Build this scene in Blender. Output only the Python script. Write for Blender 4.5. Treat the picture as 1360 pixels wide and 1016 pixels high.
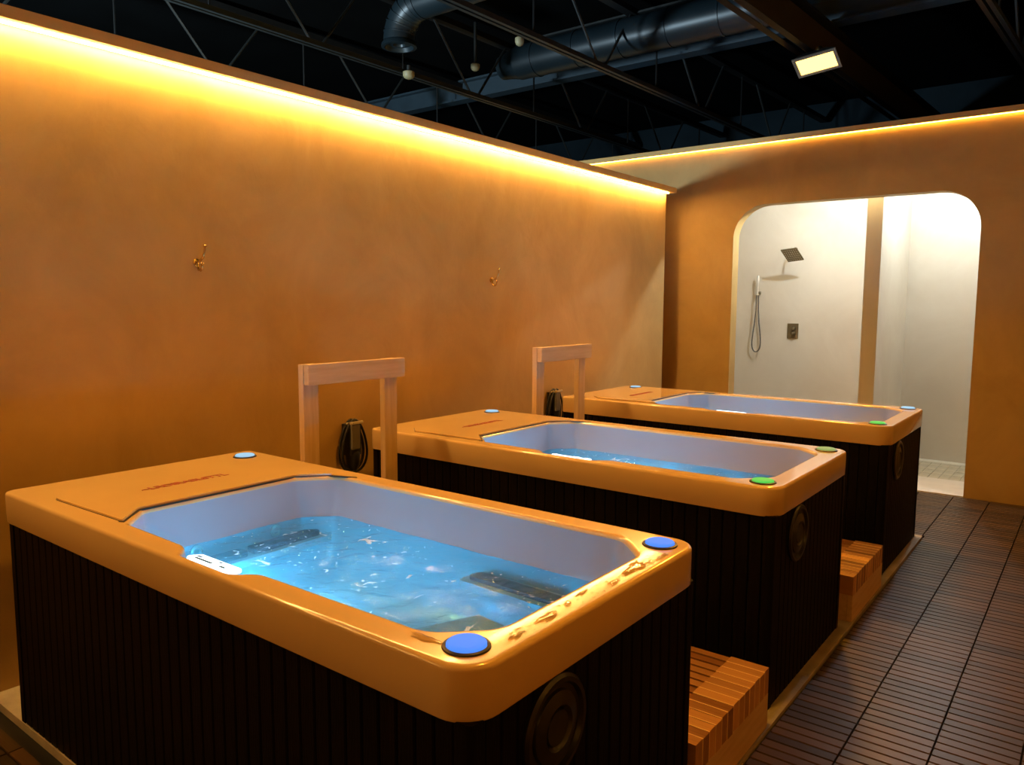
import bpy, bmesh, math, random
from mathutils import Vector, Matrix, noise
from mathutils.geometry import tessellate_polygon

for o in list(bpy.data.objects):
    bpy.data.objects.remove(o, do_unlink=True)
scene = bpy.context.scene
COL = scene.collection
random.seed(7)

# ------------------------------------------------------------------ camera
CAM = Vector((3.4099, -1.6454, 1.8491))
F_PX, YAW, PITCH, ROLL = 1018.39, 0.6569, 0.1031, 0.0046
cf = Vector((-math.sin(YAW) * math.cos(PITCH), math.cos(YAW) * math.cos(PITCH), -math.sin(PITCH)))
cr = Vector((math.cos(YAW), math.sin(YAW), 0))
cu = cr.cross(cf)
c_, s_ = math.cos(ROLL), math.sin(ROLL)
cr, cu = c_ * cr + s_ * cu, -s_ * cr + c_ * cu
cam_d = bpy.data.cameras.new('camera')
cam = bpy.data.objects.new('camera', cam_d)
COL.objects.link(cam)
cam.matrix_world = Matrix(((cr.x, cu.x, -cf.x, CAM.x), (cr.y, cu.y, -cf.y, CAM.y), (cr.z, cu.z, -cf.z, CAM.z), (0, 0, 0, 1)))
cam_d.sensor_width = 36
cam_d.lens = F_PX / 1360 * 36
cam_d.clip_start = .05
scene.camera = cam


def to_pixel(v):
    d = Vector(v) - CAM
    z = d.dot(cf)
    if z < .05:
        return None
    return (680 + F_PX * d.dot(cr) / z, 508 - F_PX * d.dot(cu) / z)


# ------------------------------------------------------------------ world, exposure
w = bpy.data.worlds.new('world')
scene.world = w
w.use_nodes = True
w.node_tree.nodes['Background'].inputs['Color'].default_value = (.05, .07, .09, 1)
w.node_tree.nodes['Background'].inputs['Strength'].default_value = .02
scene.view_settings.view_transform = 'Standard'
scene.view_settings.look = 'None'
scene.view_settings.exposure = 0.0
scene.view_settings.gamma = 1.0
scene.view_settings.use_curve_mapping = False

# ------------------------------------------------------------------ light levels
AMBER = (1.0, .41, .03)
FLOOD_W = (50, 44)
STRIP_E = 200
NEAR_FILL_E = 18
RIGHT_FILL_E = 18
BACK_STRIP_E = 20
SHOWER_W = (108, 80)
SIDE_ROOM_W = 1300
POOL_W = 21
POOL_COL = (.10, .56, 1.0)


def light(name, kind, loc, energy, color, rot=(0, 0, 0), **kw):
    d = bpy.data.lights.new(name, kind)
    d.energy = energy
    d.color = color
    for k, v in kw.items():
        setattr(d, k, v)
    o = bpy.data.objects.new(name, d)
    o.location = loc
    o.rotation_euler = rot
    COL.objects.link(o)
    return o


# lamps of the place: two joist floods, two shower downlights, the lamp of the room next door
FLOODS = [(1.13, 5.93, 4.12), (2.12, 1.1, 4.16)]
FLOOD_TILT = [(-30, -6), (-10, -4)]
for i, (x, y, z) in enumerate(FLOODS):
    light('flood_light_beam', 'AREA', (x, y - .01, z - .075), FLOOD_W[i], AMBER, rot=(math.radians(FLOOD_TILT[i][0]), math.radians(FLOOD_TILT[i][1]), 0),
          shape='RECTANGLE', size=.30, size_y=.16, spread=math.radians((112, 150)[i]))
for i, (x, y) in enumerate(((.9, 7.32), (2.15, 7.75))):
    light('shower_downlight_beam', 'POINT', (x, y, 3.27), SHOWER_W[i], (.78, .91, 1.0), shadow_soft_size=.03)
light('side_room_lamp', 'POINT', (-3.1, -1.0, 2.38), SIDE_ROOM_W, (.72, .90, 1.0), shadow_soft_size=.3)


# ------------------------------------------------------------------ materials
MATS = {}


def new_mat(name):
    m = bpy.data.materials.new(name)
    m.use_nodes = True
    nt = m.node_tree
    return m, nt, nt.nodes['Principled BSDF']


def mat(name, col, rough=.5, metal=0., var=.0, scale=6., bump=.0, bscale=40., coat=0., col2=None, stretch=None, detail=5., spec=None, rvar=0.):
    if name in MATS:
        return MATS[name]
    m, nt, b = new_mat(name)
    b.inputs['Roughness'].default_value = rough
    b.inputs['Metallic'].default_value = metal
    if coat:
        b.inputs['Coat Weight'].default_value = coat
        b.inputs['Coat Roughness'].default_value = .06
    if spec is not None:
        b.inputs['Specular IOR Level'].default_value = spec
    tc = nt.nodes.new('ShaderNodeTexCoord')
    mp = nt.nodes.new('ShaderNodeMapping')
    nt.links.new(tc.outputs['Object'], mp.inputs[0])
    if stretch:
        mp.inputs['Scale'].default_value = stretch
    n = nt.nodes.new('ShaderNodeTexNoise')
    n.inputs['Scale'].default_value = scale
    n.inputs['Detail'].default_value = detail
    nt.links.new(mp.outputs[0], n.inputs['Vector'])
    r = nt.nodes.new('ShaderNodeValToRGB')
    a = col2 if col2 else tuple(c * (1 - var) for c in col)
    r.color_ramp.elements[0].position = .32
    r.color_ramp.elements[1].position = .68
    r.color_ramp.elements[0].color = (*a, 1)
    r.color_ramp.elements[1].color = (*col, 1)
    nt.links.new(n.outputs['Fac'], r.inputs[0])
    nt.links.new(r.outputs[0], b.inputs['Base Color'])
    if rvar:
        mr = nt.nodes.new('ShaderNodeMapRange')
        mr.inputs['To Min'].default_value = rough - rvar
        mr.inputs['To Max'].default_value = rough + rvar
        nt.links.new(n.outputs['Fac'], mr.inputs['Value'])
        nt.links.new(mr.outputs[0], b.inputs['Roughness'])
    if bump:
        n2 = nt.nodes.new('ShaderNodeTexNoise')
        n2.inputs['Scale'].default_value = bscale
        n2.inputs['Detail'].default_value = 6
        nt.links.new(mp.outputs[0], n2.inputs['Vector'])
        bp = nt.nodes.new('ShaderNodeBump')
        bp.inputs['Strength'].default_value = bump
        bp.inputs['Distance'].default_value = .01
        nt.links.new(n2.outputs['Fac'], bp.inputs['Height'])
        nt.links.new(bp.outputs[0], b.inputs['Normal'])
    MATS[name] = m
    return m


def emit(name, col, strength):
    if name in MATS:
        return MATS[name]
    m, nt, b = new_mat(name)
    b.inputs['Base Color'].default_value = (*[min(1, c * .06) for c in col], 1)
    b.inputs['Roughness'].default_value = .55
    b.inputs['Specular IOR Level'].default_value = .12
    b.inputs['Emission Color'].default_value = (*col, 1)
    b.inputs['Emission Strength'].default_value = strength
    MATS[name] = m
    return m


def plaster(name, col, col2, bump=.26):
    """troweled mineral plaster: cloudy tone, fine trowel marks"""
    m, nt, b = new_mat(name)
    b.inputs['Roughness'].default_value = .62
    tc = nt.nodes.new('ShaderNodeTexCoord')
    mp = nt.nodes.new('ShaderNodeMapping')
    mp.inputs['Scale'].default_value = (1, 1, .8)
    nt.links.new(tc.outputs['Object'], mp.inputs[0])
    n1 = nt.nodes.new('ShaderNodeTexNoise')
    n1.inputs['Scale'].default_value = 1.5
    n1.inputs['Detail'].default_value = 7
    n1.inputs['Roughness'].default_value = .62
    n1.inputs['Distortion'].default_value = .6
    nt.links.new(mp.outputs[0], n1.inputs['Vector'])
    r = nt.nodes.new('ShaderNodeValToRGB')
    r.color_ramp.elements[0].position = .3
    r.color_ramp.elements[1].position = .7
    r.color_ramp.elements[0].color = (*col2, 1)
    r.color_ramp.elements[1].color = (*col, 1)
    nt.links.new(n1.outputs['Fac'], r.inputs[0])
    nt.links.new(r.outputs[0], b.inputs['Base Color'])
    n2 = nt.nodes.new('ShaderNodeTexNoise')
    n2.inputs['Scale'].default_value = 5
    n2.inputs['Detail'].default_value = 9
    n2.inputs['Distortion'].default_value = .5
    nt.links.new(mp.outputs[0], n2.inputs['Vector'])
    bp = nt.nodes.new('ShaderNodeBump')
    bp.inputs['Strength'].default_value = bump
    bp.inputs['Distance'].default_value = .02
    nt.links.new(n2.outputs['Fac'], bp.inputs['Height'])
    nt.links.new(bp.outputs[0], b.inputs['Normal'])
    MATS[name] = m
    return m


M_PLASTER = plaster('plaster', (.62, .40, .135), (.48, .30, .09))
M_SHOWER = plaster('shower_plaster', (.66, .60, .50), (.58, .51, .41), .14)
M_CAP = mat('cap_plaster_lit', (.86, .55, .19), .55, var=.12, scale=5)  # wall plaster made lighter, standing in for light falling on the caps
M_RIM = mat('rim_acrylic', (.78, .53, .24), .16, var=.06, scale=2.5, coat=.5)
M_SHELL = mat('basin_acrylic', (.42, .40, .40), .18, var=.05, scale=3, coat=.3)
M_SLAT = mat('skirt_wood', (.0065, .005, .004), .55, var=.5, scale=6, stretch=(6, 6, .6), bump=.2, bscale=30, spec=.07)
M_BLACK = mat('black_plastic', (.012, .012, .013), .42, var=.3)
M_DARKPAD = mat('dark_pad', (.022, .024, .026), .6, var=.3, scale=14)
M_GREY = mat('grey_plastic', (.16, .15, .13), .35, var=.2)
M_VENT = mat('vent_plastic', (.011, .010, .007), .3, var=.2)
M_CONC = mat('concrete', (.42, .36, .27), .8, var=.25, scale=7, bump=.3)
M_PINE = mat('pine', (.70, .50, .29), .5, col2=(.60, .40, .21), scale=3, stretch=(14, 14, 1.2), bump=.06, bscale=30)
M_PINE_H = mat('pine_beam', (.70, .50, .29), .5, col2=(.60, .40, .21), scale=3, stretch=(14, 1.2, 14), bump=.06, bscale=30)
M_BRASS = mat('brass', (.74, .52, .22), .25, 1., var=.1)
M_BRUSHED = mat('brushed_bronze', (.20, .155, .085), .45, .6, var=.2, scale=30)
M_HOSE = mat('hose_steel', (.22, .21, .20), .4, .8, var=.4, scale=80)
M_NICKEL = mat('pale_nickel', (.66, .62, .55), .35, .3, var=.1)
M_STEEL = mat('painted_steel', (.010, .012, .013), .5, var=.3, scale=8, spec=.3)
M_ROD = mat('web_steel', (.024, .030, .031), .5, .2, var=.3, scale=8)
M_DUCT = mat('galvanised_duct', (.014, .027, .036), .38, .3, var=.25, scale=3)
M_DECK = mat('roof_deck', (.0022, .003, .0034), .9, var=.4, scale=2, spec=.05)
M_HALL = mat('hall_wall', (.016, .029, .039), .9, var=.4, scale=1.5, spec=.1)
M_CREAM = mat('cream_plastic', (.30, .27, .15), .5, var=.1)
M_RED = mat('red_print', (.33, .035, .012), .5, var=.1)
M_STILE = mat('shower_tile', (.56, .49, .34), .5, var=.2, scale=7, bump=.1)
M_GROUT = mat('grout', (.74, .68, .55), .85, var=.1)
M_AMBER_E = emit('amber_led', (1., .56, .16), STRIP_E)
M_RIGHT_E = emit('amber_fill_right', (1., .45, .06), RIGHT_FILL_E)
M_NEAR_E = emit('amber_fill_near', (1., .48, .085), NEAR_FILL_E)
M_BACK_E = emit('amber_led_dim', (1., .46, .075), BACK_STRIP_E)
M_FLOOD_E = emit('flood_lens', (1., .60, .15), 3.6)
M_DL_E = emit('downlight_lens', (.9, .96, 1.), 10)
M_BLUE_E = emit('blue_button', (.075, .25, .95), 1.15)
M_GREEN_E = emit('green_button', (.10, .62, .09), 1.0)
M_PALEGREEN_E = emit('pale_green_button', (.30, .42, .13), .9)
M_ICE_E = emit('ice_button', (.40, .72, 1.), .85)
M_SCREEN_E = emit('panel_screen', (.78, .95, 1.), 2.2)
M_SCRBLUE = mat('panel_icon', (.03, .13, .30), .4, var=.1)
M_POOL_E = emit('pool_lens', (.35, .75, 1.), 3)


def deck_material():
    m, nt, b = new_mat('deck_slat')
    oi = nt.nodes.new('ShaderNodeObjectInfo')
    ge = nt.nodes.new('ShaderNodeNewGeometry')
    ad = nt.nodes.new('ShaderNodeMath')
    ad.operation = 'ADD'
    fr = nt.nodes.new('ShaderNodeMath')
    fr.operation = 'FRACT'
    nt.links.new(oi.outputs['Random'], ad.inputs[0])
    nt.links.new(ge.outputs['Random Per Island'], ad.inputs[1])
    nt.links.new(ad.outputs[0], fr.inputs[0])
    tc = nt.nodes.new('ShaderNodeTexCoord')
    mp = nt.nodes.new('ShaderNodeMapping')
    mp.inputs['Scale'].default_value = (2, 60, 20)
    nt.links.new(tc.outputs['Object'], mp.inputs[0])
    n = nt.nodes.new('ShaderNodeTexNoise')
    n.inputs['Scale'].default_value = 2.5
    n.inputs['Detail'].default_value = 5
    nt.links.new(mp.outputs[0], n.inputs['Vector'])
    mx = nt.nodes.new('ShaderNodeMath')
    mx.operation = 'MULTIPLY_ADD'
    nt.links.new(n.outputs['Fac'], mx.inputs[0])
    mx.inputs[1].default_value = .45
    nt.links.new(fr.outputs[0], mx.inputs[2])
    r = nt.nodes.new('ShaderNodeValToRGB')
    e = r.color_ramp.elements
    e[0].position, e[0].color = .1, (.024, .0145, .007, 1)
    e[1].position, e[1].color = 1.25 / 1.45, (.080, .045, .019, 1)
    x = e.new(.5)
    x.color = (.046, .0275, .013, 1)
    nt.links.new(mx.outputs[0], r.inputs[0])
    nt.links.new(r.outputs[0], b.inputs['Base Color'])
    b.inputs['Roughness'].default_value = .40
    b.inputs['Specular IOR Level'].default_value = .33
    bp = nt.nodes.new('ShaderNodeBump')
    bp.inputs['Strength'].default_value = .15
    bp.inputs['Distance'].default_value = .003
    nt.links.new(n.outputs['Fac'], bp.inputs['Height'])
    nt.links.new(bp.outputs[0], b.inputs['Normal'])
    return m


M_DECKSLAT = deck_material()


def cedar_material():
    m, nt, b = new_mat('cedar_block')
    oi = nt.nodes.new('ShaderNodeObjectInfo')
    r = nt.nodes.new('ShaderNodeValToRGB')
    e = r.color_ramp.elements
    e[0].color = (.17, .058, .018, 1)
    e[1].color = (.62, .32, .125, 1)
    tc = nt.nodes.new('ShaderNodeTexCoord')
    mp = nt.nodes.new('ShaderNodeMapping')
    mp.inputs['Scale'].default_value = (2, 40, 12)
    nt.links.new(tc.outputs['Object'], mp.inputs[0])
    n = nt.nodes.new('ShaderNodeTexNoise')
    n.inputs['Scale'].default_value = 2
    nt.links.new(mp.outputs[0], n.inputs['Vector'])
    ma = nt.nodes.new('ShaderNodeMath')
    ma.operation = 'MULTIPLY_ADD'
    ma.inputs[1].default_value = .5
    nt.links.new(n.outputs['Fac'], ma.inputs[0])
    sb = nt.nodes.new('ShaderNodeMath')
    sb.operation = 'SUBTRACT'
    sb.inputs[1].default_value = .2
    nt.links.new(oi.outputs['Random'], sb.inputs[0])
    nt.links.new(sb.outputs[0], ma.inputs[2])
    nt.links.new(ma.outputs[0], r.inputs[0])
    nt.links.new(r.outputs[0], b.inputs['Base Color'])
    b.inputs['Roughness'].default_value = .42
    return m


M_CEDAR = cedar_material()


def water_material():
    m, nt, b = new_mat('pool_water')
    nt.nodes.remove(b)
    out = nt.nodes['Material Output']
    tc = nt.nodes.new('ShaderNodeTexCoord')
    n = nt.nodes.new('ShaderNodeTexNoise')
    n.inputs['Scale'].default_value = 16
    n.inputs['Detail'].default_value = 5
    n.inputs['Distortion'].default_value = .8
    nt.links.new(tc.outputs['Object'], n.inputs['Vector'])
    bp = nt.nodes.new('ShaderNodeBump')
    bp.inputs['Strength'].default_value = .45
    bp.inputs['Distance'].default_value = .02
    nt.links.new(n.outputs['Fac'], bp.inputs['Height'])
    tr = nt.nodes.new('ShaderNodeBsdfTransparent')
    tr.inputs['Color'].default_value = (.45, .85, 1., 1)
    gl = nt.nodes.new('ShaderNodeBsdfGlossy')
    gl.inputs['Roughness'].default_value = .06
    nt.links.new(bp.outputs[0], gl.inputs['Normal'])
    fz = nt.nodes.new('ShaderNodeFresnel')
    fz.inputs['IOR'].default_value = 1.33
    nt.links.new(bp.outputs[0], fz.inputs['Normal'])
    # milky body of the water: light from below and above
    tl = nt.nodes.new('ShaderNodeBsdfTranslucent')
    tl.inputs['Color'].default_value = (.55, .85, .95, 1)
    mx0 = nt.nodes.new('ShaderNodeMixShader')
    mx0.inputs[0].default_value = .16
    nt.links.new(tr.outputs[0], mx0.inputs[1])
    nt.links.new(tl.outputs[0], mx0.inputs[2])
    mx1 = nt.nodes.new('ShaderNodeMixShader')
    nt.links.new(fz.outputs[0], mx1.inputs[0])
    nt.links.new(mx0.outputs[0], mx1.inputs[1])
    nt.links.new(gl.outputs[0], mx1.inputs[2])
    # froth flecks
    n2 = nt.nodes.new('ShaderNodeTexNoise')
    n2.inputs['Scale'].default_value = 13
    n2.inputs['Detail'].default_value = 8
    n2.inputs['Distortion'].default_value = 2.2
    nt.links.new(tc.outputs['Object'], n2.inputs['Vector'])
    r = nt.nodes.new('ShaderNodeValToRGB')
    r.color_ramp.elements[0].position = .66
    r.color_ramp.elements[1].position = .695
    nt.links.new(n2.outputs['Fac'], r.inputs[0])
    df = nt.nodes.new('ShaderNodeBsdfDiffuse')
    df.inputs['Color'].default_value = (.9, .93, .95, 1)
    tl2 = nt.nodes.new('ShaderNodeBsdfTranslucent')
    tl2.inputs['Color'].default_value = (.9, .95, 1., 1)
    fo = nt.nodes.new('ShaderNodeMixShader')
    nt.links.new(df.outputs[0], fo.inputs[1])
    nt.links.new(tl2.outputs[0], fo.inputs[2])
    mx2 = nt.nodes.new('ShaderNodeMixShader')
    nt.links.new(r.outputs[0], mx2.inputs[0])
    nt.links.new(mx1.outputs[0], mx2.inputs[1])
    nt.links.new(fo.outputs[0], mx2.inputs[2])
    nt.links.new(mx2.outputs[0], out.inputs['Surface'])
    return m


M_WATER = water_material()


def film_material():
    m, nt, b = new_mat('spilled_water')
    nt.nodes.remove(b)
    out = nt.nodes['Material Output']
    tr = nt.nodes.new('ShaderNodeBsdfTransparent')
    gl = nt.nodes.new('ShaderNodeBsdfGlossy')
    gl.inputs['Roughness'].default_value = .05
    fz = nt.nodes.new('ShaderNodeFresnel')
    fz.inputs['IOR'].default_value = 1.5
    n = nt.nodes.new('ShaderNodeTexNoise')
    n.inputs['Scale'].default_value = 30
    bp = nt.nodes.new('ShaderNodeBump')
    bp.inputs['Strength'].default_value = .05
    bp.inputs['Distance'].default_value = .01
    tc = nt.nodes.new('ShaderNodeTexCoord')
    nt.links.new(tc.outputs['Object'], n.inputs['Vector'])
    nt.links.new(n.outputs['Fac'], bp.inputs['Height'])
    nt.links.new(bp.outputs[0], gl.inputs['Normal'])
    nt.links.new(bp.outputs[0], fz.inputs['Normal'])
    mx = nt.nodes.new('ShaderNodeMixShader')
    nt.links.new(fz.outputs[0], mx.inputs[0])
    nt.links.new(tr.outputs[0], mx.inputs[1])
    nt.links.new(gl.outputs[0], mx.inputs[2])
    nt.links.new(mx.outputs[0], out.inputs['Surface'])
    return m


M_FILM = film_material()


# ------------------------------------------------------------------ mesh helpers
class MB:
    def __init__(s):
        s.v, s.f = [], []

    def add(s, vs, fs):
        o = len(s.v)
        s.v += [tuple(v) for v in vs]
        s.f += [tuple(i + o for i in f) for f in fs]

    def box(s, a, b):
        x0, y0, z0 = a
        x1, y1, z1 = b
        s.add([(x0, y0, z0), (x1, y0, z0), (x1, y1, z0), (x0, y1, z0), (x0, y0, z1), (x1, y0, z1), (x1, y1, z1), (x0, y1, z1)],
              [(0, 3, 2, 1), (4, 5, 6, 7), (0, 1, 5, 4), (1, 2, 6, 5), (2, 3, 7, 6), (3, 0, 4, 7)])
        return s

    def obox(s, c, ax, ay, az):
        """oriented box: centre and three half vectors"""
        c, ax, ay, az = map(Vector, (c, ax, ay, az))
        vs = [c + i * ax + j * ay + k * az for k in (-1, 1) for i, j in ((-1, -1), (1, -1), (1, 1), (-1, 1))]
        s.add(vs, [(0, 3, 2, 1), (4, 5, 6, 7), (0, 1, 5, 4), (1, 2, 6, 5), (2, 3, 7, 6), (3, 0, 4, 7)])
        return s

    def loops(s, ls, close=True, cap0=False, cap1=False):
        """skin a list of closed loops with equal counts"""
        n = len(ls[0])
        vs = [p for l in ls for p in l]
        fs = []
        for k in range(len(ls) - 1):
            for i in range(n):
                j = (i + 1) % n
                fs.append((k * n + i, k * n + j, (k + 1) * n + j, (k + 1) * n + i))
        if cap0:
            fs.append(tuple(reversed(range(n))))
        if cap1:
            fs.append(tuple((len(ls) - 1) * n + i for i in range(n)))
        s.add(vs, fs)
        return s

    def tube(s, path, r, n=10, cap=True):
        path = [Vector(p) for p in path]
        ls = []
        up = None
        for i, p in enumerate(path):
            t = (path[min(i + 1, len(path) - 1)] - path[max(i - 1, 0)]).normalized()
            if up is None:
                up = Vector((0, 0, 1)) if abs(t.z) < .9 else Vector((1, 0, 0))
            a = t.cross(up).normalized()
            up = a.cross(t).normalized()
            rr = r[i] if isinstance(r, (list, tuple)) else r
            ls.append([p + rr * (math.cos(2 * math.pi * k / n) * a + math.sin(2 * math.pi * k / n) * up) for k in range(n)])
        s.loops(ls, cap0=cap, cap1=cap)
        return s

    def lathe(s, prof, c=(0, 0, 0), axis='z', n=32, cap0=True, cap1=True):
        ls = []
        for r, h in prof:
            l = []
            for k in range(n):
                a = 2 * math.pi * k / n
                u, v = r * math.cos(a), r * math.sin(a)
                p = {'z': (u, v, h), 'x': (h, u, v), 'y': (v, h, u)}[axis]
                l.append((c[0] + p[0], c[1] + p[1], c[2] + p[2]))
            ls.append(l)
        s.loops(ls, cap0=cap0, cap1=cap1)
        return s

    def fill(s, outer, holes=()):
        """flat polygon with holes (all 3D, same plane)"""
        polys = [[Vector(p) for p in outer]] + [[Vector(p) for p in h] for h in holes]
        allp = [p for l in polys for p in l]
        s.add(allp, [tuple(t) for t in tessellate_polygon(polys)])
        return s

    def prism(s, poly, z0, z1):
        n = len(poly)
        s.fill([(x, y, z0) for x, y in poly])
        s.fill([(x, y, z1) for x, y in poly])
        s.loops([[(x, y, z0) for x, y in poly], [(x, y, z1) for x, y in poly]])
        return s

    def mesh(s, name, m, smooth=None):
        me = bpy.data.meshes.new(name)
        bm = bmesh.new()
        vs = [bm.verts.new(v) for v in s.v]
        for f in s.f:
            try:
                bm.faces.new([vs[i] for i in f])
            except ValueError:
                pass
        bmesh.ops.remove_doubles(bm, verts=bm.verts, dist=1e-5)
        bmesh.ops.recalc_face_normals(bm, faces=bm.faces)
        bm.to_mesh(me)
        bm.free()
        me.materials.append(m)
        if smooth is not None:
            me.polygons.foreach_set('use_smooth', [True] * len(me.polygons))
            me.set_sharp_from_angle(angle=math.radians(smooth))
        return me

    def build(s, name, m, parent=None, smooth=None, loc=None, bevel=0.):
        o = bpy.data.objects.new(name, s.mesh(name, m, smooth))
        COL.objects.link(o)
        if parent:
            o.parent = parent
        if loc:
            o.location = loc
        if bevel:
            b = o.modifiers.new('bevel', 'BEVEL')
            b.width = bevel
            b.segments = 2
            b.limit_method = 'ANGLE'
        return o


def inst(name, me, parent, loc, rz=0):
    o = bpy.data.objects.new(name, me)
    COL.objects.link(o)
    o.parent = parent
    o.location = loc
    o.rotation_euler = (0, 0, rz)
    return o


def tag(o, label=None, cat=None, group=None, kind=None):
    for k, v in (('label', label), ('category', cat), ('group', group), ('kind', kind)):
        if v:
            o[k] = v
    return o


def empty(name, loc, label, cat, group=None):
    o = bpy.data.objects.new(name, None)
    COL.objects.link(o)
    o.location = loc
    o.empty_display_size = .1
    return tag(o, label, cat, group)


def rrect(x0, y0, x1, y1, r, n=8):
    out = []
    q = r if isinstance(r, (list, tuple)) else (r,) * 4
    for sx, sy, a0, r in ((x1, y1, 0, q[0]), (x0, y1, 90, q[1]), (x0, y0, 180, q[2]), (x1, y0, 270, q[3])):
        cx = sx - r if sx == x1 else sx + r
        cy = sy - r if sy == y1 else sy + r
        for k in range(n + 1):
            a = math.radians(a0 + 90 * k / n)
            out.append((cx + r * math.cos(a), cy + r * math.sin(a)))
    return out


def offset(poly, d):
    """miter offset of a CCW polygon, d > 0 grows it"""
    n = len(poly)
    out = []
    for i in range(n):
        p0, p1, p2 = Vector(poly[i - 1]), Vector(poly[i]), Vector(poly[(i + 1) % n])
        e0, e1 = (p1 - p0).normalized(), (p2 - p1).normalized()
        n0, n1 = Vector((e0.y, -e0.x)), Vector((e1.y, -e1.x))
        m = (n0 + n1)
        m /= max(.2, m.dot(n0))
        out.append(tuple(p1 + d * m))
    return out


def rounded(poly, rads, n=5):
    """round the corners of a polygon with quadratic arcs"""
    out = []
    N = len(poly)
    for i in range(N):
        p0, p1, p2 = Vector(poly[i - 1]), Vector(poly[i]), Vector(poly[(i + 1) % N])
        r = rads[i] if isinstance(rads, (list, tuple)) else rads
        a = p1 + (p0 - p1).normalized() * min(r, (p0 - p1).length * .45)
        b = p1 + (p2 - p1).normalized() * min(r, (p2 - p1).length * .45)
        for k in range(n + 1):
            t = k / n
            out.append(tuple((1 - t) ** 2 * a + 2 * t * (1 - t) * p1 + t * t * b))
    return out


# ------------------------------------------------------------------ dimensions
WX = -.60            # face of the left wall
WEND = 6.38          # its far end
YB = 6.80            # face of the back wall
XA, XB = -.27, 2.37  # tub ends
TW = 1.197           # tub width
H, RT = 1.042, .133  # rim height and rim depth
TUBY = [-.437, 1.672, 3.875]
TUBX = [-.27, -.315, -.31]
PADZ = .014

# ------------------------------------------------------------------ structure
# sub floor
tag(MB().box((-9, -5.2, -.20), (6, 11.4, -.026)).build('floor', M_BLACK), kind='structure')
FLOOR = bpy.data.objects['floor']

# plinth under the tubs
pad = [(WX, -.427), (XB - .004, -.427), (XB - .004, 5.10), (WX, 5.10)]
m_ = MB().prism(rounded(pad, [.01, .03, .03, .01]), -.026, PADZ)
tag(m_.build('trim_1', M_CONC, bevel=.008), label='low concrete plinth the three tubs stand on', kind='structure')

# deck slats (interlocking tiles, five slats each)
PITCH_S, COLW = .06, .30
prof = [(-.0265, -.024), (.0265, -.024), (.0265, -.004), (.024, 0), (-.024, 0), (-.0265, -.004)]


def slat_mb(m, x0, x1, yc):
    a = [(x0, yc + p, q) for p, q in prof]
    b = [(x1, yc + p, q) for p, q in prof]
    m.loops([a, b], cap0=True, cap1=True)
    return m


full_slat = slat_mb(MB(), -.146, .146, 0).mesh('slat', M_DECKSLAT)
slots = []
TX = 2.656
for c in range(-12, 9):
    x0, x1 = TX + COLW * c + .004, TX + COLW * (c + 1) - .004
    for k in range(-80, 115):
        y = .02 + PITCH_S * k
        if y + .03 > YB:
            continue
        a, b = max(x0, WX), x1
        if b - a < .05:
            continue
        if y > -.48:
            if y < 5.165 and b < XB + .03:
                continue
            if a < XB + .004 and y < 5.165:
                a = XB + .004
        elif y > -.52:
            pass
        if y > 6.74 and 0 < 0:
            continue
        px = [to_pixel(q) for q in ((a, y - .027, 0), (b, y - .027, 0), (a, y + .027, 0), (b, y + .027, 0))]
        vis = all(px) and any(-20 < q[0] < 1380 and 0 < q[1] < 1040 for q in px)
        size = 0
        if vis:
            size = abs((px[1][0] - px[0][0]) * (px[2][1] - px[0][1]) - (px[1][1] - px[0][1]) * (px[2][0] - px[0][0]))
        hidden = (y > -.46 and b < XB + .01)
        slots.append((0 if hidden else size, a, b, y))
slots.sort(key=lambda s: -s[0])
rest = MB()
for i, (sz, a, b, y) in enumerate(slots):
    if i < 300 and sz > 0:
        if abs((b - a) - .292) < .001:
            inst('slat', full_slat, FLOOR, ((a + b) / 2, y, 0))
        else:
            slat_mb(MB(), a - (a + b) / 2, b - (a + b) / 2, 0).build('slat', M_DECKSLAT, FLOOR, loc=((a + b) / 2, y, 0))
    else:
        slat_mb(rest, a, b, y)
tag(rest.build('far_slats', M_DECKSLAT, FLOOR), kind='stuff')

# left wall with its cap
tag(MB().box((WX - .15, -5.0, -.026), (WX, WEND, 3.14)).build('wall_left', M_PLASTER), kind='structure')
tag(MB().box((WX - .22, -5.0, 3.088), (WX + .10, WEND + .06, 3.143)).build('trim_2', M_CAP, bevel=.004),
    label='long plaster cap on the left wall hiding the light strip', kind='structure')

tag(MB().box((WX - .36, WEND - .12, -.026), (WX - .15, WEND, 3.088)).box((WX - .36, WEND, -.026), (WX - .24, YB, 3.088)).build('wall_light_block', M_PLASTER), kind='structure')  # unseen piece added to block side room light through the gap

# back wall with the arched shower opening
OX0, OX1, OZ, ORAD = .032, 2.43, 2.94, .36
arch = [(OX0, 0.0), (OX1, 0.0)]
for k in range(13):
    a = math.radians(90 * k / 12)
    arch.append((OX1 - ORAD + ORAD * math.cos(a), OZ - ORAD + ORAD * math.sin(a)))
for k in range(13):
    a = math.radians(90 + 90 * k / 12)
    arch.append((OX0 + ORAD + ORAD * math.cos(a), OZ - ORAD + ORAD * math.sin(a)))
m_ = MB()
outer = [(-4.0, -.026)] + [(OX0, -.026)] + [arch[0]] + list(reversed(arch[2:])) + [arch[1]] + [(OX1, -.026), (5.2, -.026), (5.2, 3.60), (-4.0, 3.60)]
BT = .17
m_.fill([(x, YB, z) for x, z in outer])
m_.fill([(x, YB + BT, z) for x, z in outer])
m_.loops([[(x, YB, z) for x, z in outer], [(x, YB + BT, z) for x, z in outer]])
tag(m_.build('wall_back', M_PLASTER, smooth=30), kind='structure')
tag(MB().box((-4.0, YB - .05, 3.592), (5.2, YB + .22, 3.646)).build('trim_3', M_CAP, bevel=.004),
    label='plaster cap on the back wall above the light strip', kind='structure')

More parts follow.
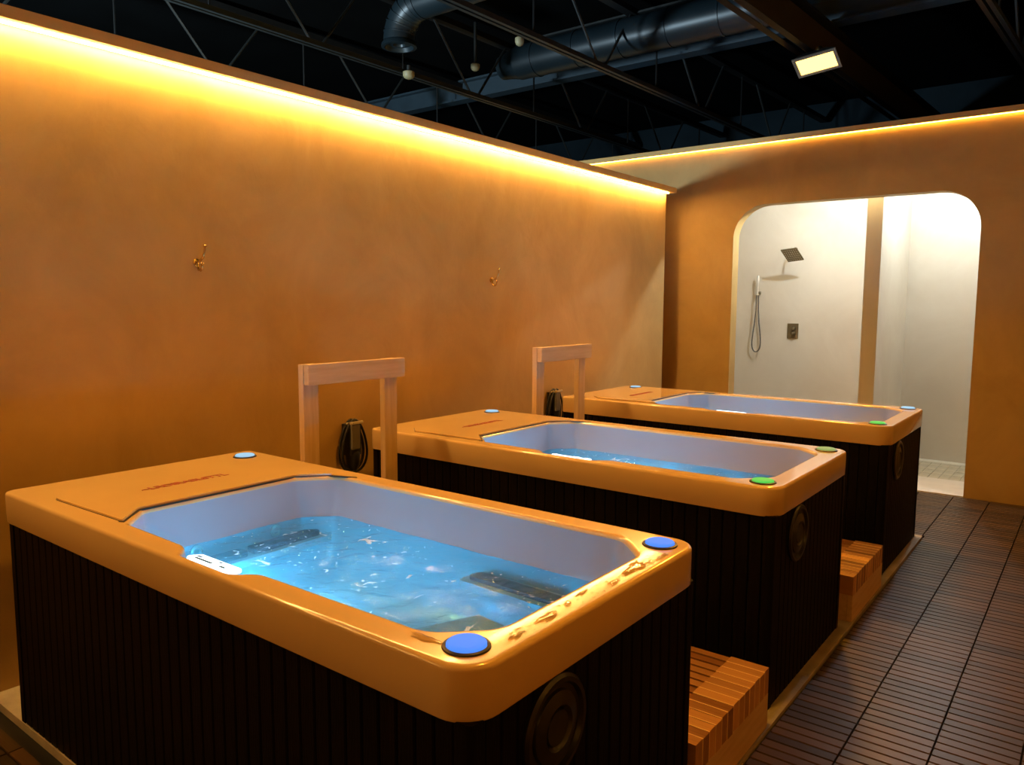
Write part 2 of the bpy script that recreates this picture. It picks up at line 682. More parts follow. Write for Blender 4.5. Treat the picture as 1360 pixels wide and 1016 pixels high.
# shower room
SY = 8.65
tag(MB().box((-1.3, SY, -.026), (3.4, SY + .12, 3.42)).build('wall_shower_back', M_SHOWER), kind='structure')
tag(MB().box((-1.42, YB + BT, -.026), (-1.3, SY + .12, 3.42)).build('wall_shower_left', M_SHOWER), kind='structure')
tag(MB().box((3.4, YB + BT, -.026), (3.52, SY + .12, 3.42)).build('wall_shower_right', M_SHOWER), kind='structure')
tag(MB().box((-1.42, YB + BT, 3.42), (3.52, SY + .12, 3.5)).build('ceiling_shower', M_SHOWER), kind='structure')
tag(MB().box((1.335, 7.20, -.0), (1.49, SY, 3.42)).build('wall_shower_divider', M_SHOWER), kind='structure')
# shower floor: pale threshold, then small tiles in grout
tag(MB().box((OX0, YB, -.026), (OX1, 7.52, .006)).build('trim_4', mat('threshold', (.74, .68, .58), .5, var=.1), bevel=.004),
    label='pale threshold slab under the arched opening', kind='structure')
sf = tag(MB().box((-1.3, 7.52, -.026), (3.4, SY, -.004)).build('floor_shower', M_GROUT), kind='structure')
tile = MB().box((-.047, -.117, -.01), (.047, .117, .002)).mesh('tile', M_STILE)
for i in range(30):
    for j in range(5):
        x = .45 + .1 * i
        y = 7.52 + .12 + .24 * j
        if y + .117 > SY or abs(x - 1.41) < .13 or x > 3.3:
            continue
        inst('tile', tile, sf, (x, y, 0))

# enclosing hall, dark
tag(MB().box((-9, 11.2, -.026), (6, 11.4, 5.1)).build('wall_hall_far', M_HALL), kind='structure')
tag(MB().box((-9.2, -5.2, -.026), (-9, 11.4, 5.1)).build('wall_hall_left', M_HALL), kind='structure')
tag(MB().box((-9.2, -5.2, 5.0), (6.2, 11.4, 5.1)).build('ceiling', M_DECK), kind='structure')
tag(MB().box((5.0, -5.0, -.026), (5.2, YB, 3.6)).build('wall_right', M_PLASTER), kind='structure')
tag(MB().box((-.9, -5.2, -.026), (5.2, -5.0, 3.6)).build('wall_near', M_PLASTER), kind='structure')
tag(MB().box((6.0, -5.2, -.026), (6.2, 11.4, 5.1)).build('wall_hall_right', M_HALL), kind='structure')
tag(MB().box((-9.2, -5.4, -.026), (6.2, -5.2, 5.1)).build('wall_hall_near', M_HALL), kind='structure')

# light strips under the caps, plus two added fill strips on unseen walls
tag(MB().box((WX + .025, -4.9, 3.082), (WX + .045, WEND - .02, 3.0885)).build('light_strip', M_AMBER_E),
    'glowing amber light strip tucked under the cap of the left wall', 'light strip')
tag(MB().box((-3.9, YB - .026, 3.586), (4.95, YB - .010, 3.5925)).build('light_strip', M_BACK_E),
    'thin amber light strip under the cap of the back wall above the arch', 'light strip')
tag(MB().box((-.5, -4.99, 3.40), (4.9, -4.974, 3.44)).build('light_strip', M_NEAR_E),  # out of view, added to brighten the faces toward the camera
    'added amber fill strip on the wall opposite the shower arch', 'light strip')

tag(MB().box((4.974, -4.9, 3.40), (4.99, 6.7, 3.43)).build('light_strip', M_RIGHT_E),  # out of view, added to brighten the left wall and its cap
    'added amber fill strip on the wall across the aisle from the tubs', 'light strip')

# ------------------------------------------------------------------ hydrotherapy tubs
# opening of the basin, local coordinates (origin at the near wall-side corner of the rim)
HOLE = [(.90, .105), (1.30, .100), (1.37, .040), (1.66, .040), (1.725, .100), (2.40, .110), (2.530, .235), (2.530, .955), (2.40, 1.085),
        (.90, 1.085), (.765, .935), (.765, .225)]
HR = [.02, .03, .03, .03, .03, .05, .05, .05, .04, .03, .03, .02]
ZW = .862


def hole(d, dn=0.):
    return rounded(offset(HOLE, d), HR)


BASIN_C = Vector((1.65, .60))
BODY = [(.87, .105), (2.40, .105), (2.530, .235), (2.530, .955), (2.40, 1.085), (.87, 1.085), (.765, .955), (.765, .215)]


def tub(ti, y0, label, buttons):
    T = empty('hydrotherapy_tub', (TUBX[ti], y0, PADZ), label, 'tub', 'hydrotherapy tubs in a row on the plinth')
    Z0 = -PADZ
    L = XB - XA
    CR = (.09, .055, .045, .10)

    def out(i, z):
        return [(x, y, z) for x, y in rrect(i, i, L - i, TW - i, [max(.008, c - i) for c in CR])]
    # rim: rolled outer edge, flat top, rolled opening
    m = MB()
    fr = .014
    ls = [out(.04, H - RT + Z0), out(.004, H - RT + Z0), out(0, H - RT + .006 + Z0), out(0, H - fr + Z0)]
    for k in range(1, 6):
        a = math.radians(90 * k / 5)
        ls.append(out(fr * (1 - math.cos(a)), H - fr + fr * math.sin(a) + Z0))
    ls.append(out(fr + .006, H + Z0))
    m.loops(ls)
    top_in = [(x, y, H + Z0) for x, y in hole(.019)]
    m.fill(ls[-1], [top_in])
    il = [top_in, [(x, y, H + Z0) for x, y in hole(.016)]]
    for k in range(1, 5):
        a = math.radians(90 * k / 4)
        il.append([(x, y, H + Z0 - .016 * (1 - math.cos(a))) for x, y in hole(.016 * (1 - math.sin(a)))])
    m.loops(il)
    m.build('rim', M_RIM, T, smooth=35)
    # basin: walls slope in from the opening, floor
    m = MB()
    zl = [(H - .016, -.0), (H - .03, -.002), (H - .12, -.014), (ZW, -.028), (.72, -.05), (.63, -.085), (.60, -.13)]
    bl = [[(x, y, z + Z0) for x, y in hole(d)] for z, d in zl]
    m.loops(bl)
    m.fill(bl[-1])
    m.build('basin', M_SHELL, T, smooth=40)
    # under water: seats, pads, jets, lamps
    m = MB()
    m.prism([(1.86, .15), (1.95, .52), (2.04, .74), (2.20, .72), (2.47, .50), (2.47, .24), (2.38, .16)], .59 + Z0, .795 + Z0)
    m.build('corner_seat', M_SHELL, T, bevel=.03, smooth=40)
    MB().prism(rounded([(1.77, .925), (2.34, .905), (2.36, 1.045), (1.79, 1.05)], .03), .762 + Z0, .792 + Z0).build('side_ledge', M_SHELL, T, bevel=.012, smooth=40)
    MB().prism(rounded([(.78, .24), (.915, .24), (.925, .60), (.915, 1.03), (.78, 1.03)], .03), .755 + Z0, .785 + Z0).build('lounge_ledge', M_SHELL, T, bevel=.012, smooth=40)
    MB().prism(rounded([(1.80, .955), (2.30, .935), (2.31, 1.0), (1.81, 1.02)], .02), .790 + Z0, .806 + Z0).build('step_pad', M_DARKPAD, T, bevel=.004)
    MB().prism(rounded([(.815, .30), (.885, .30), (.895, .60), (.825, .60)], .02), .783 + Z0, .806 + Z0).build('lounge_pad', M_DARKPAD, T, bevel=.004)
    MB().prism(rounded([(.825, .63), (.895, .63), (.885, .98), (.815, .98)], .02), .783 + Z0, .806 + Z0).build('lounge_pad', M_DARKPAD, T, bevel=.004)
    for jx, jy in ((.795, .42), (.795, .80)):
        MB().lathe([(.028, -.006), (.028, .006), (.018, .010), (.012, .004)], (jx, jy, .83 + Z0), 'x', 20).build('jet', M_NICKEL, T, smooth=40)
    for lx, ly, sg, zz, pw in ((1.25, .165, 1, .66, .75), (1.68, .155, 1, .72, .42)):  # second lamp is added to brighten the water around the seat
        MB().lathe([(.045, 0), (.045, sg * .012), (.036, sg * .018)], (lx, ly, zz + Z0), 'y', 24).build('pool_lamp', M_POOL_E, T, smooth=40)
        light('pool_lamp_glow', 'POINT', (TUBX[ti] + lx, y0 + ly + sg * .12, zz + .01), POOL_W * pw, POOL_COL, shadow_soft_size=.04)
    # filter lid beside the wall, with print
    lid = [(.335, .082), (.865, .098), (.745, .215), (.742, .945), (.865, 1.075), (.335, 1.105), (.225, 1.0), (.225, .185)]
    # lid ring gap shows dark on the pool side
    lz = H + Z0
    MB().prism(rounded(offset(lid, .0022), .013), lz - .004, lz + .0012).build('lid_gasket', M_BLACK, T)
    MB().prism(rounded(lid, .012), lz - .004, lz + .009).build('filter_lid', M_RIM, T, bevel=.0035, smooth=30)
    slit = [(.868, .096), (.878, .094), (.757, .212), (.754, .945), (.875, 1.078), (1.0, 1.093), (1.0, 1.083), (.868, 1.068), (.744, .95), (.747, .21)]
    slit = [(.856, .088), (.875, .100), (.760, .216), (.757, .938), (.852, 1.052), (.99, 1.112), (.98, 1.118), (.862, 1.080), (.742, .948), (.744, .212)]
    MB().prism(slit, lz - .003, lz + .0022).build('lid_slit', M_BLACK, T)
    cu_ = bpy.data.curves.new('lettering', 'FONT')
    cu_.body = '~LRDIRABLSTTL'
    cu_.size = .062
    cu_.extrude = .0006
    cu_.offset = .0012
    cu_.space_character = .95
    to = bpy.data.objects.new('tmp', cu_)
    COL.objects.link(to)
    dg = bpy.context.evaluated_depsgraph_get()
    me = bpy.data.meshes.new_from_object(to.evaluated_get(dg))
    bpy.data.objects.remove(to)
    me.materials.clear()
    me.materials.append(M_RED)
    wv = [v.co.x for v in me.vertices]
    sc = .40 / (max(wv) - min(wv))
    for v in me.vertices:
        v.co.x = (v.co.x - min(wv)) * sc
    lt = bpy.data.objects.new('lettering', me)
    COL.objects.link(lt)
    lt.parent = T
    lt.location = (.505, .36, lz + .0098)
    lt.rotation_euler = (0, 0, math.radians(90))
    lt['label'] = 'faded dark red lettering printed on the filter lid'
    # illuminated buttons
    for (bx, by, bm) in buttons:
        rg = MB().lathe([(.060, 0), (.058, .005), (.051, .007), (.049, .003)], (bx, by, lz - .001), 'z', 32, cap1=False).build('button_ring', M_BLACK, T, smooth=40)
        MB().lathe([(.049, 0), (.049, .009), (.045, .0125), (.032, .014), (.014, .0145)], (bx, by, lz), 'z', 32).build('button_lens', bm, rg, smooth=50)
    # control panel in the notch, tilted to the pool
    pc = Vector((1.515, .070, lz - .012))
    ay = Vector((0, .030, -.006))
    az = ay.cross(Vector((-1, 0, 0))).normalized()
    if az.z < 0:
        az = -az
    pn = MB().obox(pc, (.112, 0, 0), ay, az * .009).build('control_panel', M_SCREEN_E, T, bevel=.008, smooth=40)
    for ix, iy, wx in ((-.075, -.15, .011), (.025, .25, .006), (.082, -.75, .012), (-.02, -.78, .045)):
        MB().obox(pc + Vector((ix, 0, 0)) + ay * iy + az * .0098, (wx, 0, 0), ay * .13, az * .0008).build('panel_icon', M_SCRBLUE, pn)
    MB().box((1.385, .050, lz - .22), (1.645, .096, lz - .026)).build('panel_housing', M_SHELL, T, bevel=.01)
    # skirt: backing and slats
    ins = .016
    zb, zt = 0.0, H - RT + Z0 + .004
    q0, q1 = ins + .012, ins + .030
    for a_, b_ in (((q0, q0), (L - q0, q1)), ((q0, TW - q1), (L - q0, TW - q0)), ((q0, q1), (q1, TW - q1)), ((L - q1, q1), (L - q0, TW - q1))):
        MB().box((*a_, zb), (*b_, zt - .006)).build('skirt_backing', M_BLACK, T)
    sl_w, gap = .058, .0045
    hgt = zt - zb

    def slat_mesh(wd):
        p = [(-wd / 2, 0), (-wd / 2, -.008), (-wd / 2 + .004, -.012), (wd / 2 - .004, -.012), (wd / 2, -.008), (wd / 2, 0)]
        return MB().loops([[(x, y, 0) for x, y in p], [(x, y, hgt) for x, y in p]], cap0=True, cap1=True).mesh('skirt_slat', M_SLAT)
    post = MB().prism(rounded([(0, 0), (.05, 0), (.05, .05), (0, .05)], [.02, .002, .002, .002]), 0, hgt).mesh('corner_post', M_SLAT)
    for cx, cy, rz in ((ins - .003, ins - .003, 0), (L - ins + .003, ins - .003, 90), (L - ins + .003, TW - ins + .003, 180), (ins - .003, TW - ins + .003, 270)):
        inst('corner_post', post, T, (cx, cy, zb), math.radians(rz))
    for span, org, dr, rz in ((L - 2 * ins - .1, (ins + .05, ins + .012), (1, 0), 0), (TW - 2 * ins - .1, (L - ins - .012, ins + .05), (0, 1), 90),
                              (L - 2 * ins - .1, (L - ins - .05, TW - ins - .012), (-1, 0), 180), (TW - 2 * ins - .1, (ins + .012, TW - ins - .05), (0, -1), 270)):
        n = round(span / (sl_w + gap))
        pitch = span / n
        sm = slat_mesh(pitch - gap)
        for k in range(n):
            t = (k + .5) * pitch
            inst('skirt_slat', sm, T, (org[0] + dr[0] * t, org[1] + dr[1] * t, zb), math.radians(rz))
    # round vent on the aisle end
    vx = L - ins - .002
    V = MB().lathe([(.138, 0), (.138, .010), (.130, .018), (.118, .018), (.112, .006), (.098, .004), (.094, .012), (.060, .020), (.052, .010), (.03, -.002), (.012, .006)],
                   (vx, .345, .765 + Z0), 'x', 48).build('vent_cover', M_VENT, T, smooth=40)
    MB().lathe([(.050, 0), (.046, .012), (.02, .008)], (vx + .004, .345, .765 + Z0), 'x', 32).build('vent_hub', M_BLACK, V, smooth=40)

    # water
    wl = offset(HOLE, -.024)
    cont = rounded(wl, HR)
    # resample the contour evenly
    P = [Vector(p) for p in cont]
    N = 220
    per = [0]
    for i in range(len(P)):
        per.append(per[-1] + (P[(i + 1) % len(P)] - P[i]).length)
    rs = []
    j = 0
    for k in range(N):
        s = per[-1] * k / N
        while per[j + 1] < s:
            j += 1
        t = (s - per[j]) / max(1e-9, per[j + 1] - per[j])
        rs.append(P[j].lerp(P[(j + 1) % len(P)], t))

    def wave(x, y):
        q = Vector((x * 3.2 + ti * 5.1, y * 3.2, ti * 2.3))
        h = .013 * noise.noise(q) + .008 * noise.noise(q * 2.7) + .0035 * noise.noise(q * 6.5)
        for cx, cy, am, sg in ((1.28, .72, 1., .16), (1.75, .45, .6, .14), (1.1, .5, .5, .12)):
            g = math.exp(-((x - cx) ** 2 + (y - cy) ** 2) / (2 * sg * sg)) * am * (1. if ti == 0 else .4)
            h += g * (.016 * noise.noise(q * 4.2 + Vector((7, 1, 0))) + .007 * noise.noise(q * 10) + .004)
        return h
    lv, lf = [], []
    K = 44
    # rings shrink towards a long centre line so the grid stays even
    for k in range(K + 1):
        s = 1 - k / K
        for p in rs:
            cx = min(max(p.x, 1.25), 2.05)
            cc = Vector((cx, .595))
            q = cc + (p - cc) * s
            edge = min(1, (k / K) * 6)
            lv.append((q.x, q.y, ZW + wave(q.x, q.y) * (.25 + .75 * edge)))
    for k in range(K):
        for i in range(N):
            j2 = (i + 1) % N
            lf.append((k * N + i, k * N + j2, (k + 1) * N + j2, (k + 1) * N + i))
    wm = MB()
    wm.add(lv, lf)
    return T, wm


B1 = (2.535, .105)
B2 = (2.540, 1.090)
B3 = (.150, 1.075)
specs = [
    (TUBY[0], 'tan-rimmed tub with two blue corner buttons at its aisle end and a churning pool', [(*B1, M_BLUE_E), (*B2, M_BLUE_E), (*B3, M_ICE_E)],
     'churning bright blue water in the tub with two blue aisle buttons'),
    (TUBY[1], 'tan-rimmed tub with green buttons standing between the two other tubs', [(*B1, M_GREEN_E), (*B2, M_PALEGREEN_E), (*B3, M_ICE_E)],
     'blue water in the middle tub with green corner buttons'),
    (TUBY[2], 'tan-rimmed tub beside the shower arch with one green and one blue button', [(*B1, M_GREEN_E), (*B2, M_ICE_E), (*B3, M_ICE_E)],
     'blue lit water in the tub beside the shower arch'),
]
for i, (y0, lab, btn, wlab) in enumerate(specs):
    T, wm = tub(i, y0, lab, btn)
    wo = wm.build('pool_water', M_WATER, smooth=60, loc=(TUBX[i], y0, 0))
    tag(wo, wlab, 'water', 'water in the tubs')

# spilled water on the aisle end of the first tub
m_ = MB()


def puddle(m, cx, cy, rx, ry, ph, h=.0022, n=36, rot=0.):
    ls = []
    for s, z in ((1., 0.), (.97, h * .6), (.92, h * .95), (.6, h * 1.1), (.15, h * 1.1)):
        l = []
        for k in range(n):
            a = 2 * math.pi * k / n
            r = 1 + .22 * math.sin(3 * a + ph) + .14 * math.sin(5 * a + 2 * ph) + .08 * math.sin(9 * a + ph * 3)
            u, v = rx * r * s * math.cos(a), ry * r * s * math.sin(a)
            l.append((cx + u * math.cos(rot) - v * math.sin(rot), cy + u * math.sin(rot) + v * math.cos(rot), H + z - .0003))
        ls.append(l)
    m.loops(ls, cap1=True)


for cx, cy, rx, ry, ph, rot in ((2.585, .83, .022, .07, .3, .1), (2.590, .36, .016, .045, 1.6, .0), (2.57, .56, .008, .03, 2.4, .1), (2.43, .075, .05, .014, .9, .05),
                                (2.60, .68, .012, .03, 4, .2), (2.595, .22, .010, .025, 2., 0), (2.58, .47, .008, .02, 1., .4), (2.605, .98, .009, .04, .5, 0.)):
    puddle(m_, XA + cx, TUBY[0] + cy, rx, ry, ph, rot=rot)
rr = random.Random(3)
for k in range(40):
    puddle(m_, XA + rr.uniform(2.555, 2.615), TUBY[0] + rr.uniform(.2, 1.0), rr.uniform(.002, .006), rr.uniform(.003, .008), k, .0016, 12)
tag(m_.build('spilled_water', M_FILM, smooth=60), 'wet splashes and droplets on the aisle end of the tub with blue buttons', 'splash', kind='stuff')


# ------------------------------------------------------------------ wooden steps between the tubs
def step(y0, y1, label):
    X1 = XB - .012
    X0 = X1 - .62
    T = empty('wooden_step', (X0, y0, PADZ), label, 'step', 'slatted steps between the tubs')
    w_ = y1 - y0
    d = X1 - X0
    zb, zt = .172 - PADZ, .285 - PADZ
    MB().box((d - .03, 0, 0), (d, w_, zb)).build('front_board', M_PINE_H, T, bevel=.003)
    MB().box((0, 0, 0), (d - .031, .03, zb)).build('side_board', M_PINE_H, T)
    MB().box((0, w_ - .03, 0), (d - .031, w_, zb)).build('side_board', M_PINE_H, T)
    n = 13
    pt = w_ / n
    slat = MB().box((-d / 2, -pt / 2 + .007, zt - .055), (d / 2 - .12, pt / 2 - .007, zt - .003)).mesh('tread_slat', M_CEDAR)
    nose = MB().box((-.085, -pt / 2 + .0012, zb), (.085, pt / 2 - .0012, zt)).mesh('nosing_block', M_CEDAR)
    for k in range(n):
        inst('tread_slat', slat, T, (d / 2, (k + .5) * pt, 0))
        inst('nosing_block', nose, T, (d - .085 + (.001 if k % 2 else -.001), (k + .5) * pt, .0015 * rr.uniform(-1, 1)))
    fl = MB().box((-.084, -.0028, zb), (.0868, .0028, zt + .0022)).mesh('glue_strip', mat('pale_strip', (.92, .66, .36), .5, var=.1))
    for k in range(1, n):
        inst('glue_strip', fl, T, (d - .085, k * pt, 0))


step(.80, 1.552, 'slatted wooden step between the blue-button tub and the middle tub')
step(2.955, 3.700, 'slatted wooden step between the middle tub and the tub by the shower')


# ------------------------------------------------------------------ handrails
def rail(y0, label):
    X = .10
    T = empty('handrail', (X, y0, PADZ), label, 'handrail', 'wooden handrails between the tubs')
    for yy in (0.0, .575):
        MB().box((-.042, yy, 0), (0, yy + .097, 1.523 - PADZ)).build('post', M_PINE, T, bevel=.003)
    MB().box((.0005, .004, 1.415 - PADZ), (.042, .70, 1.525 - PADZ)).build('top_beam', M_PINE_H, T, bevel=.003)


rail(.853, 'pale wooden handrail frame behind the blue-button tub')
rail(2.945, 'pale wooden handrail frame behind the middle tub')


# ------------------------------------------------------------------ wall units with cable
def unit(y, label):
    T = empty('cable_unit', (WX, y, .71), label, 'wall unit', 'cable units on the left wall')
    MB().prism(rounded([(0, -.055), (.085, -.05), (.095, .0), (.085, .05), (0, .055)], .015), .12, .33).build('body', M_BLACK, T, bevel=.012, smooth=40)
    MB().obox((.088, -.01, .245), (.012, 0, 0), (0, .035, 0), (0, 0, .085)).build('front_cover', M_GREY, T, bevel=.008)
    MB().obox((.075, 0, .335), (.035, 0, .008), (0, .045, 0), (-.002, 0, .010)).build('top_cap', mat('bronze_cap', (.42, .33, .18), .4, var=.1), T, bevel=.004)
    for q, (wd, lo) in enumerate(((.105, 0.0), (.095, .03), (.11, -.005))):
        pts = []
        for k in range(33):
            a = 2 * math.pi * k / 32
            yy = wd * math.sin(a) * (.5 + .5 * (1 - math.cos(a)) / 2 + .25)
            zz = .17 + lo * .3 + (.185 - lo) * math.cos(a)
            pts.append((.035 + .018 * q, yy * .95, zz if math.cos(a) > 0 else .17 + lo * .3 + .165 * math.cos(a)))
        MB().tube(pts, .0085, 8, cap=False).build('cable_loop', M_BLACK, T, smooth=60)
    MB().lathe([(.02, 0), (.045, .05), (.05, .13), (.04, .15)], (.05, 0, .0), 'z', 16).build('plug', M_BLACK, T, smooth=40)


unit(1.735, 'black wall unit with coiled cable seen through the handrail nearest the blue-button tub')
unit(4.13, 'black wall unit with coiled cable seen through the handrail behind the middle tub')


# ------------------------------------------------------------------ robe hooks
def hook(y, z, label):
    T = empty('robe_hook', (WX, y, z), label, 'hook', 'brass hooks on the left wall')
    MB().lathe([(.022, 0), (.022, .006), (.012, .010)], (0, 0, .035), 'x', 20).build('back_plate', M_BRASS, T, smooth=40)
    MB().tube([(.008, 0, .035), (.035, 0, .040), (.060, .006, .062), (.072, .010, .095), (.075, .011, .118)], [.007, .007, .006, .006, .006], 8).build('upper_prong', M_BRASS, T, smooth=50)
    MB().lathe([(.003, -.009), (.009, -.004), (.009, .004), (.003, .009)], (.075, .011, .124), 'z', 12).build('knob', M_BRASS, T, smooth=60)
    MB().tube([(.010, 0, .032), (.014, 0, .012), (.022, 0, -.006), (.040, 0, -.010), (.056, 0, .002), (.060, 0, .020)], .0065, 8).build('lower_prong', M_BRASS, T, smooth=50)
    MB().lathe([(.003, -.008), (.0085, -.004), (.0085, .004), (.003, .008)], (.060, 0, .026), 'z', 12).build('knob', M_BRASS, T, smooth=60)


hook(.685, 2.03, 'brass double robe hook on the wall above the blue-button tub')
hook(3.27, 2.00, 'brass double robe hook on the wall above the middle tub')

# ------------------------------------------------------------------ shower fittings on the shower's back wall
T = empty('rain_shower', (.14, SY, 2.56), 'square rain shower head on a short arm inside the arch', 'shower head')
MB().lathe([(.032, 0), (.032, -.008), (.015, -.012)], (0, 0, 0), 'y', 20).build('wall_flange', M_BRUSHED, T, smooth=40)
MB().tube([(0, -.005, 0), (.02, -.16, .015), (.055, -.29, 0.0), (.07, -.325, -.05)], .011, 10).build('arm', M_NICKEL, T, smooth=50)
nrm = Vector((.12, -.70, -.70)).normalized()
ux = Vector((1, .0, .06))
ux = (ux - nrm * ux.dot(nrm)).normalized()
uy = nrm.cross(ux).normalized()
if uy.z < 0:
    uy = -uy
uy = (uy - ux * .22).normalized()
hc = Vector((.072, -.345, -.085))
pl = MB().obox(hc, ux * .098, uy * .108, nrm * .008).build('spray_plate', M_BRUSHED, T, bevel=.003)
noz = MB().lathe([(.0055, 0), (.004, .004)], (0, 0, 0), 'z', 8).mesh('nozzle', mat('nozzle_rubber', (.48, .40, .26), .6, var=.1))
rotq = nrm.to_track_quat('Z', 'Y')
for a in range(7):
    for b in range(6):
        o = inst('nozzle', noz, pl, hc + ux * (.076 * (a / 3 - 1)) + uy * (.082 * (b / 2.5 - 1)) + nrm * .008)
        o.rotation_mode = 'QUATERNION'
        o.rotation_quaternion = rotq

T = empty('hand_shower', (-.31, SY, 2.0), 'pale stick hand shower with a looped hose in its wall holder', 'hand shower')
MB().box((-.018, -.07, -.015), (.018, 0, .020)).build('wall_holder', M_BRUSHED, T, bevel=.004)
MB().lathe([(.011, 0), (.012, .10), (.015, .13), (.015, .255), (.011, .262)], (.0, -.085, -.03), 'z', 16).build('wand', M_NICKEL, T, smooth=40)
pts = []
for k in range(41):
    t = k / 40
    a = math.pi * t
    z = -.03 - .76 * math.sin(a) ** .55 if 0 < t < 1 else -.03
    x = -.012 - .055 * math.sin(2 * a) * math.sin(a) ** .3 * (1 if t < .5 else 1.1)
    pts.append((x + .012 * t, -.085 + .04 * t, z))
MB().tube(pts, .0085, 8).build('hose', M_HOSE, T, smooth=60)

T = empty('shower_valve', (.15, SY, 1.50), 'bronze rectangular shower valve plate with two knobs', 'valve')
MB().box((-.072, -.012, -.10), (.072, 0, .10)).build('wall_plate', M_BRUSHED, T, bevel=.003)
for kz in (.032, -.03):
    kb = MB().lathe([(.022, 0), (.022, -.045), (.018, -.048)], (.018, -.012, kz), 'y', 20).build('knob', M_BRUSHED, T, smooth=40)
    MB().box((.012, -.056, kz - .004), (.024, -.048, kz + .030)).build('knob_lever', M_BLACK, kb)

for i, (x, y) in enumerate(((.9, 7.32), (2.15, 7.75))):
    T = empty('shower_downlight', (x, y, 3.42), ['recessed downlight over the shower fittings', 'recessed downlight over the stall right of the divider'][i], 'downlight')
    MB().lathe([(.085, 0), (.085, -.008), (.065, -.012), (.06, 0)], (0, 0, 0), 'z', 28, cap1=False).build('trim_ring', M_NICKEL, T, smooth=40)
    MB().lathe([(.06, -.002), (.04, -.006)], (0, 0, 0), 'z', 28).build('lens', M_DL_E, T, smooth=40)

# ------------------------------------------------------------------ roof structure
JD = Vector((.075, 1.0, -.026))
JL = []
lab_j = ['open-web roof joist beyond the left wall farthest from the flood lamp', 'open-web roof joist beside the duct elbow beyond the left wall',
         'open-web roof joist crossing above the left wall', None, 'roof joist right of the flood lamp']
for q, (jx, jy, jz) in enumerate(((-4.15, 3.0, 4.22), (-2.546, 2.917, 4.2), (-.825, 3.822, 4.2), (.992, 5.80, 4.2), (2.565, 6.65, 4.2))):
    base = Vector((jx, jy, jz))

    def at(y, dz=0., dx=0.):
        return base + JD * (y - jy) + Vector((dx, 0, dz))
    ya, ye = -4.8, 11.1
    if q == 3:
        T = empty('steel_girder', at(jy), 'solid steel girder carrying the amber flood lamp', 'girder')
        R = T.location
        m = MB()
        a, b = at(ya) - R, at(ye) - R
        for dx in (-.055, .055):
            m.tube([a + Vector((dx, 0, .01)), b + Vector((dx, 0, .01))], .03, 4)
        m.build('bottom_flange', M_STEEL, T)
        mid = (a + b) / 2 + Vector((0, 0, .19))
        MB().obox(mid, (b - a) / 2, (.012, 0, 0), (0, 0, .16)).build('web_plate', mat('girder_web', (.045, .042, .038), .55, var=.3), T)
        MB().obox(mid + Vector((0, 0, .18)), (b - a) / 2, (.09, 0, 0), (0, 0, .012)).build('top_flange', M_STEEL, T)
        continue
    T = empty('roof_joist', at(jy), lab_j[q], 'joist', 'open-web roof joists')
    R = T.location
    a, b = at(ya) - R, at(ye) - R
    for dx in (-.03, .03):
        MB().obox((a + b) / 2 + Vector((dx, 0, .022)), (b - a) / 2, (.018, 0, 0), (0, 0, .022)).build('bottom_chord', M_ROD, T)
    MB().obox((a + b) / 2 + Vector((0, 0, .70)), (b - a) / 2, (.05, 0, 0), (0, 0, .03)).build('top_chord', M_STEEL, T)
    y = -3.1
    while y < 11:
        for s0, s1 in ((-.06, -.60), (.06, .52)):
            MB().tube([at(y + s0, .04) - R, at(y + s1, .68) - R], .014, 6).build('web_rod', M_ROD, T)
        MB().tube([at(y + 1.03, .04) - R, at(y + 1.03, .68) - R], .010, 6).build('web_rod', M_STEEL, T)
        y += 2.06

# ducts
T = empty('air_duct', (0, 5.70, 4.62), 'long round air duct running across under the roof', 'duct')
m = MB()
m.tube([(-2.15, 0, 0), (.78, 0, 0)], .19, 28)
m.build('pipe', M_DUCT, T, smooth=40)
for k in range(5):
    x = -1.9 + .55 * k
    MB().tube([(x - .012, 0, 0), (x + .012, 0, 0)], .198, 28).build('seam_band', M_DUCT, T, smooth=40)
MB().tube([(-2.42, 0, -.02), (-2.3, 0, -.01), (-2.14, 0, 0)], [.13, .15, .19], 20).build('end_reducer', M_DUCT, T, smooth=40)
MB().box((-2.0, -.02, .215), (.78, .02, .235)).build('hanger_rail', M_ROD, T)

T = empty('duct_elbow', (-2.1, 3.75, 4.62), 'segmented round duct elbow turning down beyond the left wall', 'duct')
path = [(3.5, .06, .12), (.30, .02, .02)]
m = MB()
m.tube([(2.2, .03, .05), (.26, 0, .02)], .15, 24).build('pipe', M_DUCT, T, smooth=40)
arc = []
for k in range(7):
    a = math.radians(90 * k / 6)
    arc.append(Vector((.26 - .30 * math.sin(a), 0, .02 - .30 * (1 - math.cos(a)))))
for k in range(6):
    d = (arc[k + 1] - arc[k])
    MB().tube([arc[k] - d * .02, arc[k + 1] + d * .02], .15, 24).build('elbow_segment', M_DUCT, T, smooth=40)
    MB().tube([arc[k] - d * .03, arc[k] + d * .03], .157, 24).build('seam_band', M_DUCT, T, smooth=40)
MB().lathe([(.15, 0), (.165, -.02), (.17, -.05), (.14, -.055), (.12, -.02), (.06, -.03), (.05, -.01)], (-.04, 0, -.28), 'z', 28).build('outlet', M_DUCT, T, smooth=40)

# cross beams
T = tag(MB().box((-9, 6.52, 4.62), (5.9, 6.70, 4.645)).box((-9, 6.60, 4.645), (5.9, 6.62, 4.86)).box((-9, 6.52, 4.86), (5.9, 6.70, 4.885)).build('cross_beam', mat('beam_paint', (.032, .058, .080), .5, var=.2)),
        'blue lit steel cross beam running over the joists beyond the left wall', 'beam')

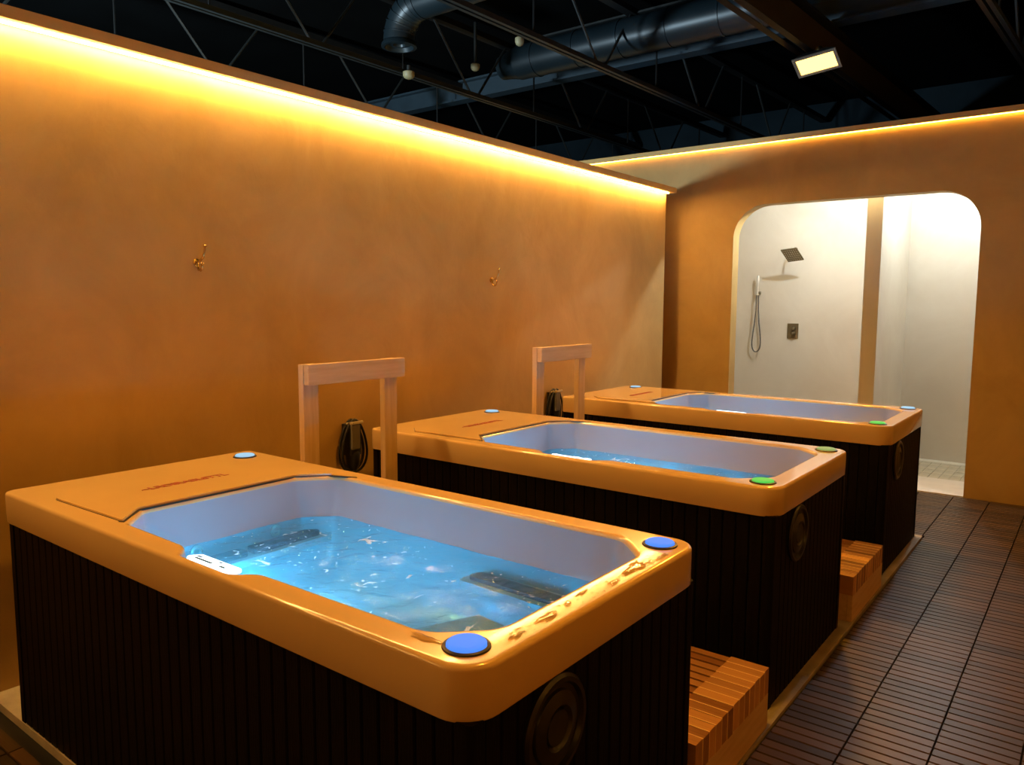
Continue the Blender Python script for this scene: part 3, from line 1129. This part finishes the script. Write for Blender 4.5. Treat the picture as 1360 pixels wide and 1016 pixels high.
# small ceiling sensors
for (x, y, z, r, lab) in ((-2.353, 4.089, 4.12, .06, 'cream round ceiling sensor under the joist beside the duct elbow'),
                          (-2.26, 5.02, 4.40, .05, 'pale dome sensor hanging above the joist near the round duct'),
                          (-.922, 4.06, 4.16, .04, 'small cream sensor under the joist above the left wall')):
    T = empty('ceiling_sensor', (x, y, z), lab, 'sensor', 'ceiling sensors')
    MB().lathe([(r * .5, .07), (r, .055), (r, .02), (r * .8, 0), (r * .4, -.012)], (0, 0, 0), 'z', 20).build('dome', M_CREAM, T, smooth=40)
    MB().lathe([(r * .35, .065), (r * .35, .5 if r == .05 else .12)], (0, 0, 0), 'z', 10).build('stem', M_ROD, T, smooth=40)


# flood lamps
def flood(i, x, y, z):
    T = empty('flood_lamp', (x, y, z), ['amber flood lamp on a bracket below the girder above the shower arch', 'amber flood lamp on a bracket above the middle of the room'][i], 'lamp', 'amber flood lamps')
    rot = Matrix.Rotation(math.radians(FLOOD_TILT[i][1]), 4, 'Y') @ Matrix.Rotation(math.radians(FLOOD_TILT[i][0]), 4, 'X')

    def tr(m):
        m.v = [tuple(rot @ Vector(v)) for v in m.v]
        return m
    tr(MB().loops([[(sx * .19, sy * .11, -.055) for sx, sy in ((-1, -1), (1, -1), (1, 1), (-1, 1))], [(sx * .16, sy * .09, .0) for sx, sy in ((-1, -1), (1, -1), (1, 1), (-1, 1))],
                   [(sx * .10, sy * .06, .05) for sx, sy in ((-1, -1), (1, -1), (1, 1), (-1, 1))]], cap0=True, cap1=True)).build('housing', M_BLACK, T, bevel=.006)
    tr(MB().box((-.165, -.088, -.062), (.165, .088, -.0555))).build('lens', M_FLOOD_E, T)
    fr_ = MB()
    for a, b in (((-.195, -.115, -.066), (.195, -.092, -.05)), ((-.195, .092, -.066), (.195, .115, -.05)), ((-.195, -.092, -.066), (-.17, .092, -.05)), ((.17, -.092, -.066), (.195, .092, -.05))):
        fr_.box(a, b)
    tr(fr_).build('bezel', M_GREY, T)
    MB().tube([(-.10, .0, .02), (-.12, 0, .04), (-.13, 0, .055)], .014, 8).build('bracket', M_STEEL, T, smooth=40)
    MB().tube([(.03, .0, .04), (-.02, 0, .07), (-.06, 0, .06)], .010, 8).build('bracket', M_STEEL, T, smooth=40)
    MB().lathe([(.03, 0), (.035, .02), (.02, .05)], (.02, -.02, .05), 'z', 16).build('joint_knob', M_BRASS, T, smooth=40)


for i, f in enumerate(FLOODS):
    flood(i, *f)
